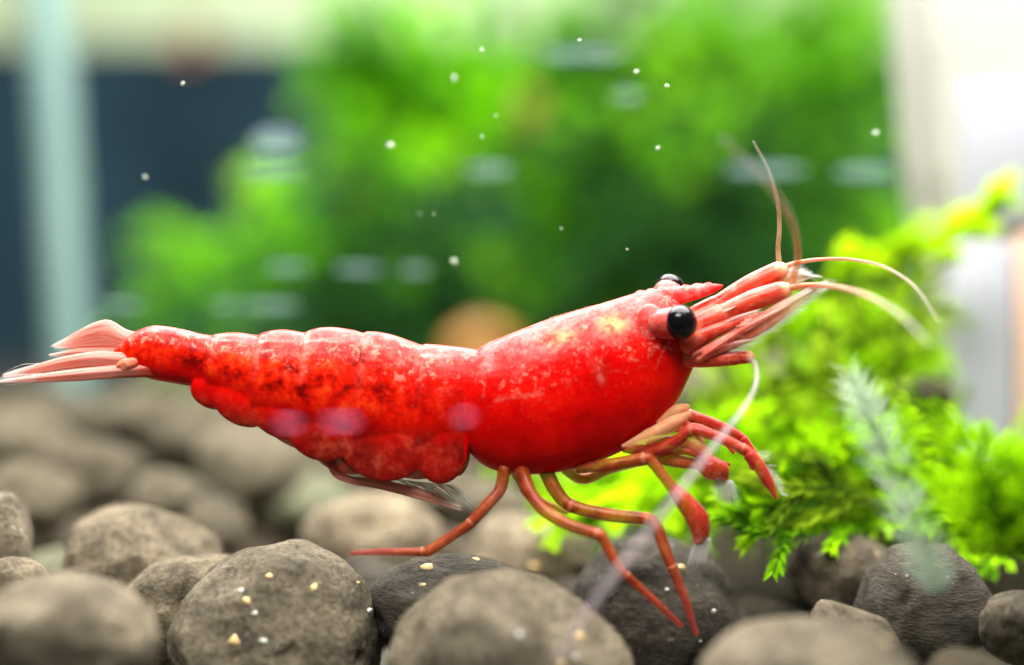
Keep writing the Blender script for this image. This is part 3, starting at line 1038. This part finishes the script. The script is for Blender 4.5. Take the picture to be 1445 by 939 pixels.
# rostrum
rt_ = [(850, 428), (905, 411), (935, 407), (965, 404), (990, 401), (1010, 400.5), (1021, 402)]
rb_ = [(850, 446), (905, 444), (935, 438), (965, 429), (990, 421), (1008, 414), (1021, 404.5)]
rw_ = [(850, 20), (905, 18), (935, 15), (990, 11), (1008, 8), (1021, 3)]
add_to(acc, *loft(rt_, rb_, rw_, 850, 1021, 60))
for q in range(7):
    x_ = 902 + q * 16
    add_to(acc, *ell(x_, interp(rt_, x_) + 0.5, 0, 6.5, 3.2, 3.0, -0.35, 2))
# head front: orbit rims and the block carrying the feelers
add_to(acc, *ell(914, 460, -40, 20, 31, 12, 0.0))
add_to(acc, *ell(922, 440, 30, 22, 26, 14, 0.0))
add_to(acc, *ell(968, 485, 0, 40, 34, 30, -0.4))
me = make_mesh('body_parts', acc[0], acc[1], M_body)
tmp = bpy.data.objects.new('body_tmp', me)
COL.objects.link(tmp)
md = tmp.modifiers.new('remesh', 'REMESH')
md.mode = 'VOXEL'
md.voxel_size = 0.0046
md.use_smooth_shade = True
sm = tmp.modifiers.new('smooth', 'SMOOTH')
sm.factor = 0.5
sm.iterations = 4
dg = bpy.context.evaluated_depsgraph_get()
body_me = bpy.data.meshes.new_from_object(tmp.evaluated_get(dg))
bpy.data.objects.remove(tmp)
body_me.name = 'body'
nv = len(body_me.vertices)
cov = np.empty(nv * 3)
body_me.vertices.foreach_get('co', cov)
cov = cov.reshape(-1, 3)
o0 = W(722.5, 469.5, 0)
rel = cov - np.array(o0)
px = rel[:, 0] / S + 722.5
py = 469.5 - (rel @ np.array(UP)) / S
pz = (rel @ np.array(FWD)) / S
tt = np.where(px > 672, np.interp(px, [t[0] for t in CTOP], [t[1] for t in CTOP]), np.interp(px, [t[0] for t in ATOP], [t[1] for t in ATOP]))
bb = np.where(px > 672, np.interp(px, [t[0] for t in CBOT], [t[1] for t in CBOT]), np.interp(px, [t[0] for t in ABOT], [t[1] for t in ABOT]))
dors = np.clip((bb - py) / np.maximum(bb - tt, 20), 0, 1.2)
# the pale back reaches lower towards the eye and on the rostrum
dors = np.where(px > 860, np.clip(dors + (px - 860) / 90 * 0.10, 0, 1.2), dors)
dors = np.where((px > 930) & (py < 436), 0.85, dors)
along = (px - 160) / 860.0
yellow = np.exp(-(((px - 863) / 16) ** 2 + ((py - 458) / 11) ** 2)) * (pz < 0) * 1.3
yellow += 0.6 * np.exp(-(((px - 795) / 22) ** 2 + ((py - 478) / 12) ** 2)) * (pz < 0)
rim = np.zeros(nv)
hh = (bb - tt) / 2
sa = np.clip(((bb + tt) / 2 - py) / np.maximum(hh, 1), -1, 1)
xe = px - 0.10 * (sa - 1) * hh + 3
for q in SEG[1:-1]:
    rim = np.maximum(rim, np.exp(-((xe - q - 4) / 5.0) ** 2) * np.clip((sa + 0.1) * 1.4, 0, 1))
rim = np.where(px < 662, rim, 0)
# pale seam of the gill cover and a small pink scar on the carapace
seam = np.exp(-((py - (556 - 0.002 * (px - 760) ** 2 * -1 + 0.0) + (px - 700) * 0.02) / 2.2) ** 2) * ((px > 695) & (px < 762)) * (pz < 0)
rim = np.maximum(rim, seam * 0.6)
scar = np.exp(-((((px - 842) - (py - 527) * 0.35) / 6) ** 2 + ((py - 527) / 13) ** 2)) * (pz < 0)
rim = np.maximum(rim, scar)
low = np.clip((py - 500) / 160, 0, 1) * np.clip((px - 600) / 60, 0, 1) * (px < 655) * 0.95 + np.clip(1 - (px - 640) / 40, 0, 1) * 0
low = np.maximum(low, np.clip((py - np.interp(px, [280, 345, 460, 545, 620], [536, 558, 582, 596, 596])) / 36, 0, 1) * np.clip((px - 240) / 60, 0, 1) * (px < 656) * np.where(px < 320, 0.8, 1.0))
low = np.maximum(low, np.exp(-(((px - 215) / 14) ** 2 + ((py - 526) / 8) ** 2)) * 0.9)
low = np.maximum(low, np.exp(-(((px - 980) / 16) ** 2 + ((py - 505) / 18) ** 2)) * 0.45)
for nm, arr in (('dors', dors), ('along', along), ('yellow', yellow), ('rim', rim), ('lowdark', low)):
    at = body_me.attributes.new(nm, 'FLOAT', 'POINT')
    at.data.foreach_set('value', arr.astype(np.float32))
for p in body_me.polygons:
    p.use_smooth = True
body = link('body', body_me, shrimp)

# eyes on stalks
for (sx0, sy0, sz0, ex, ey, ez, er, ax) in ((922, 458, -38, 955, 456, -62, 24.5, (0.75, -0.65, 0.05)), (942, 424, 40, 951, 404, 60, 21, (0.25, 0.5, 0.8))):
    ax = Vector(ax).normalized()
    c = W(ex, ey, ez)
    b0 = W(sx0, sy0, sz0)
    st = tube('eyestalk', [b0, b0.lerp(c, 0.5), c - ax * (7 * S)], [19 * S, 21.5 * S, er * 0.93 * S], M_stalk, shrimp, 24, 16)
    v, f = icos(4)
    vv = []
    for p in v:
        q = p * er * S
        q -= ax * q.dot(ax) * 0.12
        vv.append(c + q)
    link('eye', make_mesh('eye', vv, f, M_eye), shrimp)


M_joint = mat_limb('joint_shell', (0.46, 0.08, 0.025), (0.60, 0.19, 0.09), (0.78, 0.46, 0.32), 0.35)


def limb(name, pix, rad, mat, seg=14, n=None, parent=shrimp, joints=()):
    """pix: (px, py, pz) through which the limb runs as seen in the photo"""
    o = tube(name, [P(x, y, FOCUS + z * S) for x, y, z in pix], [r * S * (0.78 if 'leg' in name else 1.0) for r in rad], mat, parent, seg, n)
    for j in joints:
        x, y, z = pix[j]
        c = P(x, y, FOCUS + z * S)
        t = (P(*pix[j + 1][:2], FOCUS) - P(*pix[j - 1][:2], FOCUS)).normalized()
        v, f, uv = tube_data([c - t * rad[j] * 0.75 * S, c, c + t * rad[j] * 0.75 * S], [rad[j] * 0.55 * S, rad[j] * 0.9 * S, rad[j] * 0.55 * S], 14, 9)
        link('joint', make_mesh('joint', v, f, M_joint, True, uv), o)
    return o


def bristles(name, spec, mat, parent, seed, r=0.0008):
    """spec: list of (base px, tip px, spread px, count) hairs"""
    rr = random.Random(seed)
    a_ = ([], [], [])
    for (bx0, by0, bx1, by1, bz, tx0, ty0, tx1, ty1, tz, n_, jit) in spec:
        for i in range(n_):
            t = (i + rr.random()) / n_
            b_ = W(bx0 + (bx1 - bx0) * t, by0 + (by1 - by0) * t, bz + rr.uniform(-4, 4))
            e_ = W(tx0 + (tx1 - tx0) * t + rr.gauss(0, jit), ty0 + (ty1 - ty0) * t + rr.gauss(0, jit), tz + rr.uniform(-8, 8))
            m_ = (b_ + e_) / 2 + Vector((rr.gauss(0, 1), rr.gauss(0, 1), rr.gauss(0, 1))) * (e_ - b_).length * 0.05
            v, f, uv = tube_data([b_, m_, e_], [r, r * 0.8, r * 0.25], 4, 5)
            add_to(a_, v, f, uv)
    o = link(name, make_mesh(name, a_[0], a_[1], mat, True, a_[2]), parent)
    o['kind'] = 'stuff'
    return o


# feeler bases (two thick segmented peduncles) and the block below them
limb('feeler_base', [(955, 470, 10), (990, 446, 12), (1015, 430, 14), (1018, 427, 14), (1060, 402, 14), (1098, 383, 14), (1108, 378, 14)], [20, 19, 15, 13.5, 15, 14, 9], M_ped, 20, 60)
limb('feeler_base', [(960, 478, -18), (995, 456, -20), (1020, 444, -20), (1024, 442, -20), (1065, 424, -20), (1100, 412, -20), (1114, 408, -20)], [22, 20, 16, 14, 15.5, 14, 9], M_ped, 20, 60)
limb('feeler_base', [(965, 488, -28), (1000, 470, -32), (1040, 456, -34), (1078, 444, -34)], [17, 12, 7, 2.5], M_ped, 18, 40)
limb('antenna_base', [(966, 506, -22), (1000, 507, -30), (1036, 505, -34), (1042, 505, -34), (1060, 504, -36)], [13, 11.5, 11, 9.5, 8.5], M_ped, 18, 40)


def blade(name, top, bot, pz0, pz1, thick, mat, parent, n=46, m=13):
    tc, bc = spline([Vector((x, y, 0)) for x, y in top], n), spline([Vector((x, y, 0)) for x, y in bot], n)
    v, f, uv = [], [], []
    for side in (-1, 1):
        for i in range(n):
            t = i / (n - 1)
            for j in range(m):
                s = j / (m - 1)
                q = tc[i] * (1 - s) + bc[i] * s
                bul = math.sin(math.pi * s) ** 0.6 * thick * (1 - 0.55 * t) + 0.25 * (0.6 if 0 < j < m - 1 else 0)
                rid = 0.9 * math.sin(s * 9 + 1) * math.sin(math.pi * s)
                v.append(W(q[0], q[1], pz0 * (1 - t) + pz1 * t + side * bul + rid))
                uv.append((t, s))
    nm_ = n * m
    for i in range(n - 1):
        for j in range(m - 1):
            a = i * m + j
            f.append((a, a + m, a + m + 1, a + 1))
            f.append((a + nm_, a + 1 + nm_, a + m + 1 + nm_, a + m + nm_))
    for i in range(n - 1):
        for j in (0, m - 1):
            a = i * m + j
            q = (a, a + nm_, a + m + nm_, a + m)
            f.append(q if j == 0 else q[::-1])
    for i in (0, n - 1):
        for j in range(m - 1):
            a = i * m + j
            q = (a, a + 1, a + 1 + nm_, a + nm_)
            f.append(q if i == 0 else q[::-1])
    return link(name, make_mesh(name, v, f, mat, True, uv), parent)


for (p0, p1, w_, z_) in (((972, 498), (1090, 452), 9, -40), ((970, 482), (1070, 436), 8, -36), ((978, 504), (1062, 478), 8, -44), ((975, 470), (1035, 432), 7, -30), ((985, 500), (1105, 430), 6, -50)):
    dx, dy = p1[0] - p0[0], p1[1] - p0[1]
    blade('mouth_bristle_plate', [p0, (p0[0] + dx * .5, p0[1] + dy * .5 - w_), p1], [(p0[0], p0[1] + w_), (p0[0] + dx * .5, p0[1] + dy * .5 + w_ * .4), p1], z_, z_ - 6, 2.2, M_scale, shrimp, 24, 7)

# feeler scale: a flat fringed blade under the feelers
sc1 = blade('feeler_scale', [(985, 492), (1030, 466), (1070, 440), (1110, 418), (1150, 404)], [(985, 508), (1030, 492), (1070, 470), (1110, 440), (1150, 406)], -40, -52, 5, M_scale, shrimp)
bristles('bristle', [(1020, 498, 1090, 458, -46, 1048, 496, 1112, 447, -52, 60, 3), (1085, 462, 1140, 412, -48, 1108, 452, 1166, 402, -52, 60, 3),
                     (1110, 418, 1148, 404, -48, 1140, 410, 1168, 398, -52, 36, 3)], M_hair, sc1, 1)
sc2 = blade('feeler_scale', [(1040, 412), (1080, 388), (1110, 376), (1150, 384)], [(1040, 430), (1080, 420), (1110, 408), (1150, 392)], 34, 40, 4, M_scale, shrimp)
bristles('bristle', [(1110, 378, 1148, 388, 38, 1136, 374, 1166, 392, 40, 60, 3)], M_hair, sc2, 2)
bristles('bristle', [(985, 500, 1060, 440, -38, 1030, 486, 1085, 440, -44, 44, 5)], M_hair_pink, shrimp, 3, 0.0016)

# feelers
limb('feeler', [(1104, 378, 14), (1130, 370, 10), (1165, 366, 4), (1205, 367, -20), (1250, 378, -60), (1292, 406, -110), (1325, 455, -160)], [4.6, 3.2, 2.6, 2.2, 2.0, 1.8, 1.2], M_feeler, 10, 70)
limb('feeler', [(1108, 408, -20), (1145, 403, -50), (1185, 406, -120), (1230, 420, -220), (1275, 448, -310), (1312, 486, -380)], [5.2, 3.8, 3.2, 3.0, 2.8, 2.2], M_feeler, 10, 70)
limb('feeler', [(1100, 380, 14), (1098, 350, 12), (1100, 318, 8), (1097, 285, 0), (1084, 240, -10), (1063, 200, -20)], [4.2, 3.4, 3.2, 2.8, 2.4, 1.8], M_feeler_up, 10, 60)
limb('feeler', [(1118, 398, -10), (1126, 362, -90), (1118, 315, -180), (1090, 268, -260), (1055, 230, -320), (1020, 196, -360)], [5, 5, 5, 4.6, 4.2, 3.5], M_feeler_up, 10, 60)
limb('antenna', [(1052, 505, -36), (1066, 515, -60), (1066, 545, -110), (1046, 582, -170), (1012, 624, -230), (960, 692, -300), (895, 775, -350), (835, 855, -390), (785, 935, -420)],
     [4.6, 3.8, 3.6, 3.6, 4, 4.4, 4.8, 5, 5], M_antenna, 10, 90)

# walking legs
limb('leg', [(712, 660, -30), (706, 690, -36), (688, 712, -44), (664, 738, -50), (655, 745, -50), (608, 776, -52), (596, 779, -52), (545, 779, -48), (496, 781, -44)], [12, 11, 10.5, 9, 9.2, 9.6, 8, 6.8, 4], M_leg, 14, 90, joints=(3, 6))
limb('leg', [(736, 664, -34), (748, 695, -60), (770, 722, -80), (805, 742, -95), (842, 754, -105), (852, 764, -108), (872, 800, -112), (884, 813, -112), (925, 850, -104), (962, 884, -92)], [13, 11.5, 11.5, 10.5, 10, 9, 9, 7.5, 6.5, 4], M_leg, 14, 100, joints=(4, 7))
limb('leg', [(770, 664, -10), (784, 692, -20), (806, 714, -30), (860, 727, -42), (912, 733, -52), (925, 742, -54), (938, 775, -58), (948, 800, -60), (966, 845, -60), (983, 896, -58)], [14, 13, 12, 12, 11.5, 10.5, 10.5, 9.5, 8, 4], M_leg, 14, 100, joints=(2, 4, 7))
# far side legs
limb('leg', [(790, 655, 40), (822, 676, 46), (860, 662, 50), (905, 652, 54)], [11, 10.5, 10, 9], M_leg, 12, 40)
limb('leg', [(720, 655, 44), (735, 680, 60), (748, 700, 70), (800, 724, 84)], [10, 9, 8, 6], M_leg, 12, 40)

# clawed front legs; hand and bristle tuft are parts of each leg
l1 = limb('claw_leg', [(815, 660, -20), (860, 656, -34), (908, 648, -46), (920, 652, -48), (944, 682, -56), (956, 698, -58)], [11, 12, 11, 10, 10, 11], M_leg, 14, 70, joints=(2,))
limb('claw', [(952, 692, -58), (966, 708, -60), (984, 732, -62), (988, 752, -62), (984, 766, -62)], [10, 13, 16, 13, 6], M_arm, 16, 40, l1)
bristles('bristle', [(976, 754, 996, 752, -62, 966, 784, 990, 782, -62, 120, 4)], M_hair, l1, 11)
l2 = limb('claw_leg', [(880, 632, -20), (920, 636, -34), (955, 622, -44), (974, 608, -48), (1010, 616, -54), (1048, 634, -60), (1060, 643, -62)], [9, 12, 11, 10, 10, 9.5, 9], M_arm, 14, 80, joints=(3, 5))
limb('claw', [(1056, 641, -62), (1068, 654, -62), (1084, 680, -62), (1096, 704, -62)], [9, 9.5, 8, 2.5], M_arm, 14, 40, l2)
bristles('bristle', [(1052, 636, 1066, 648, -62, 1078, 632, 1080, 640, -62, 12, 2), (1070, 652, 1094, 694, -62, 1084, 654, 1102, 696, -62, 36, 2)], M_hair, l2, 12)
l3 = limb('claw_leg', [(890, 618, 10), (930, 596, 6), (960, 586, 4), (972, 588, 4), (1010, 600, 6), (1040, 616, 8), (1050, 622, 8)], [12, 15, 14, 12, 11, 10, 9], M_arm, 14, 70, joints=(3,))
limb('claw', [(1046, 620, 8), (1058, 640, 6), (1062, 662, 6)], [9, 9, 4], M_arm, 12, 30, l3)
l4 = limb('claw_leg', [(900, 640, -6), (935, 645, -20), (962, 652, -26), (990, 656, -30)], [12, 15, 12, 9], M_arm, 14, 50)
limb('claw', [(984, 652, -30), (1002, 660, -32), (1016, 666, -32), (1024, 676, -32)], [9, 17, 15, 6], M_arm, 16, 40, l4)
bristles('bristle', [(1004, 672, 1030, 676, -32, 1008, 702, 1034, 706, -32, 110, 4)], M_hair, l4, 13)
# mouth feet: thin pale translucent plates under the head
M_mouth = mat_limb('mouth_foot_shell', (0.80, 0.30, 0.12), (0.86, 0.46, 0.22), (0.92, 0.62, 0.40), 0.55)
limb('mouth_foot', [(878, 630, -40), (915, 616, -44), (950, 598, -44), (972, 584, -44)], [2, 10, 11, 4], M_mouth, 14, 40)
limb('mouth_foot', [(930, 600, -20), (955, 580, -22), (972, 574, -22)], [8, 9, 4], M_mouth, 14, 30)
limb('mouth_foot', [(965, 608, -36), (985, 628, -40), (1000, 640, -40)], [9, 12, 5], M_mouth, 14, 30)

for (pts_, rr_) in (([(905, 615, -4), (940, 606, -10), (985, 604, -14), (1020, 622, -16), (1036, 640, -16)], [7, 8, 7, 5.5, 2.5]),
                    ([(915, 628, 6), (950, 622, 4), (985, 634, 2), (1010, 650, 2), (1030, 656, 2)], [7, 8, 7, 5, 2]),
                    ([(930, 640, -30), (962, 636, -36), (988, 644, -40), (1000, 662, -40)], [6, 7, 6, 3]),
                    ([(935, 594, 12), (968, 584, 10), (1000, 596, 8), (1040, 612, 8), (1068, 640, 8)], [8, 9, 7, 6, 2.5]),
                    ([(925, 610, -34), (958, 596, -40), (975, 604, -42), (990, 626, -42)], [5, 6, 5, 2.5])):
    limb('mouth_foot', pts_, [q * 0.85 for q in rr_], M_arm, 12, 40, joints=(2,))

# swimmerets under the abdomen
for (cx, cy, rx, ry, cz, ro) in ((300, 560, 30, 19, -2, 0.25), (484, 645, 40, 23, -24, 0.4), (520, 650, 44, 26, 22, 0.2), (585, 650, 44, 30, 20, 0.0), (415, 612, 44, 16, -10, 0.45), (646, 640, 16, 34, 0, 0)):
    v, f = ell(cx, cy, cz, rx, ry, 9, ro, 4)
    v = [p + (p - W(cx, cy, cz)) * 0.22 * noise.noise(p * 6.0) for p in v]
    link('swimmeret', make_mesh('swimmeret', v, f, M_swim), shrimp)
sw = blade('swimmeret', [(470, 640), (490, 668), (540, 676), (600, 690), (650, 712)], [(460, 650), (480, 676), (540, 690), (600, 706), (650, 720)], -20, -10, 3, M_blade, shrimp)
bristles('bristle', [(560, 676, 640, 684, -10, 620, 706, 672, 718, -8, 70, 6)], M_hair, sw, 21, 0.0012)

# tail fan
t1 = blade('tail_blade', [(225, 470), (182, 467), (152, 452), (128, 456), (100, 470), (68, 488)], [(225, 500), (182, 496), (150, 493), (120, 493), (95, 493), (68, 490)], 4, 24, 9, M_blade, shrimp)
bristles('bristle', [(96, 474, 100, 492, 30, 62, 488, 66, 494, 38, 14, 1.2)], M_hair, t1, 31)
t2 = blade('tail_blade', [(228, 492), (184, 497), (140, 496), (95, 503), (50, 516), (10, 528)], [(228, 522), (184, 521), (140, 518), (95, 522), (50, 528), (10, 532)], -10, -20, 6, M_blade, shrimp)
bristles('bristle', [(60, 512, 40, 526, -18, 14, 524, 10, 533, -22, 16, 1.2)], M_hair, t2, 32)
t3 = blade('tail_blade', [(230, 508), (176, 514), (120, 520), (60, 528), (2, 537)], [(230, 532), (176, 533), (120, 537), (60, 539), (2, 539)], -12, -42, 7, M_blade, shrimp)
bristles('bristle', [(70, 526, 60, 538, -38, 0, 535, 2, 540, -44, 14, 1)], M_hair, t3, 33)
blade('tail_blade', [(205, 486), (160, 490), (110, 492), (66, 500)], [(205, 508), (160, 506), (110, 504), (66, 503)], 6, 14, 6, M_blade, shrimp)
v, f = ell(184, 515, -20, 15, 10, 9, -0.2)
v = [p + Vector((1, 0.3, 1)) * 0.012 * noise.noise(p * 45) for p in v]
link('tail_joint', make_mesh('tail_joint', v, f, mat_limb('tail_joint_shell', (0.50, 0.10, 0.045), (0.60, 0.20, 0.10), (0.70, 0.36, 0.22), 0.1)), shrimp)

# short fuzz along the back and rostrum
rr = random.Random(9)
fz = []
for i in range(70):
    x = rr.uniform(760, 1015)
    y = interp(CTOP, x) if x < 900 else interp(rt_, x)
    fz.append((x, y + 2, x, y + 2, 0, x + rr.uniform(-3, 5), y - rr.uniform(1, 3.5), x, y, 0, 1, 0.8))
bristles('fuzz', fz, M_hair_pink, shrimp, 41, 0.0009)

# ---------------------------------------------------------------- specks adrift in the water
M_speck = mat_hair('speck_white', (0.7, 0.76, 0.64, 1), 0.35)
rr = random.Random(3)
for (x, y, r_, d) in ((641, 110, 8, 6.05), (680, 71, 6, 6.0), (258, 118, 5, 6.1), (205, 250, 6, 6.1), (551, 205, 9, 6.15), (641, 369, 9, 6.2), (898, 101, 7, 6.1),
                      (941, 121, 6, 6.1), (928, 209, 6, 6.1), (680, 193, 4, 6.0), (1236, 188, 8, 6.0), (592, 302, 3, 6.0), (612, 302, 2.5, 6.0), (818, 57, 5, 6.1), (700, 163, 3, 6), (885, 352, 3, 6), (792, 323, 3, 6.1)):
    v, f = icos(3)
    off = Vector((rr.uniform(-9, 9), rr.uniform(-9, 9), rr.uniform(-9, 9)))
    st = Matrix.Rotation(rr.uniform(0, 3), 3, 'Y')
    rad = r_ * 0.36 / F * d
    vv = [st @ Vector((p.x * 1.15, p.y * 0.7, p.z * 0.8)) * rad * max(0.25, 1 + 1.6 * noise.noise(p * 3.1 + off)) for p in v]
    o = link('debris_speck', make_mesh('debris_speck', vv, f, M_speck))
    o.location = P(x, y, d + rr.choice((-0.35, -0.2, 0.0, 0.15, 0.35, 0.5)))
    tag(o, 'tiny white speck adrift in the water above the shrimp', 'speck', 'specks adrift in the water')

# ---------------------------------------------------------------- front pane, its glass reflections painted on as pale streaks
k = N('front_glass')
fr = k.n('ShaderNodeFresnel', {0: 1.12}).outputs[0]
M_glass = k.done(k.mixshader(fr, k.n('ShaderNodeBsdfTransparent'), k.n('ShaderNodeBsdfGlossy', {0: (1, 1, 1, 1), 'Roughness': 0.02})))
M_streak_violet = mat_hair('reflection_violet', (0.72, 0.42, 0.70, 1), 0.5)
M_streak = mat_hair('reflection_pale', (0.36, 0.50, 0.52, 1), 0.66)
GD = 4.7
gy = CAM.y + GD
pane = link('front_pane', box_mesh('front_pane', (-9, gy - 0.06, FLOOR_Z), (9, gy, 4.6), M_glass))
tag(pane, 'clear front glass pane with faint streaks painted as reflections', 'glass pane')
for (x, y, w_, h_) in ((820, 78, 80, 12), (505, 380, 46, 9), (585, 381, 30, 8), (404, 378, 40, 8), (1222, 243, 60, 14), (1080, 240, 80, 12), (380, 432, 60, 9), (318, 432, 22, 8),
                       (170, 431, 40, 8), (480, 597, 34, 5), (405, 599, 24, 4), (655, 590, 14, 5), (690, 240, 46, 12), (385, 240, 60, 12), (390, 200, 50, 30), (885, 135, 30, 10)):
    t = (gy - 0.061 - CAM.y) / FWD.y
    c = P(x, y, GD - 0.08)
    c.y = gy - 0.066
    v, f = icos(3)
    sx, sz = w_ * 0.7 / F * GD, h_ * 0.6 / F * GD
    vv = [c + Vector((p.x * sx, p.y * 0.004, p.z * sz * (1 + 0.3 * noise.noise(Vector((p.x * 3, x, y)))))) for p in v]
    link('reflection_streak', make_mesh('reflection_streak', vv, f, M_streak_violet if y > 560 else M_streak), pane)
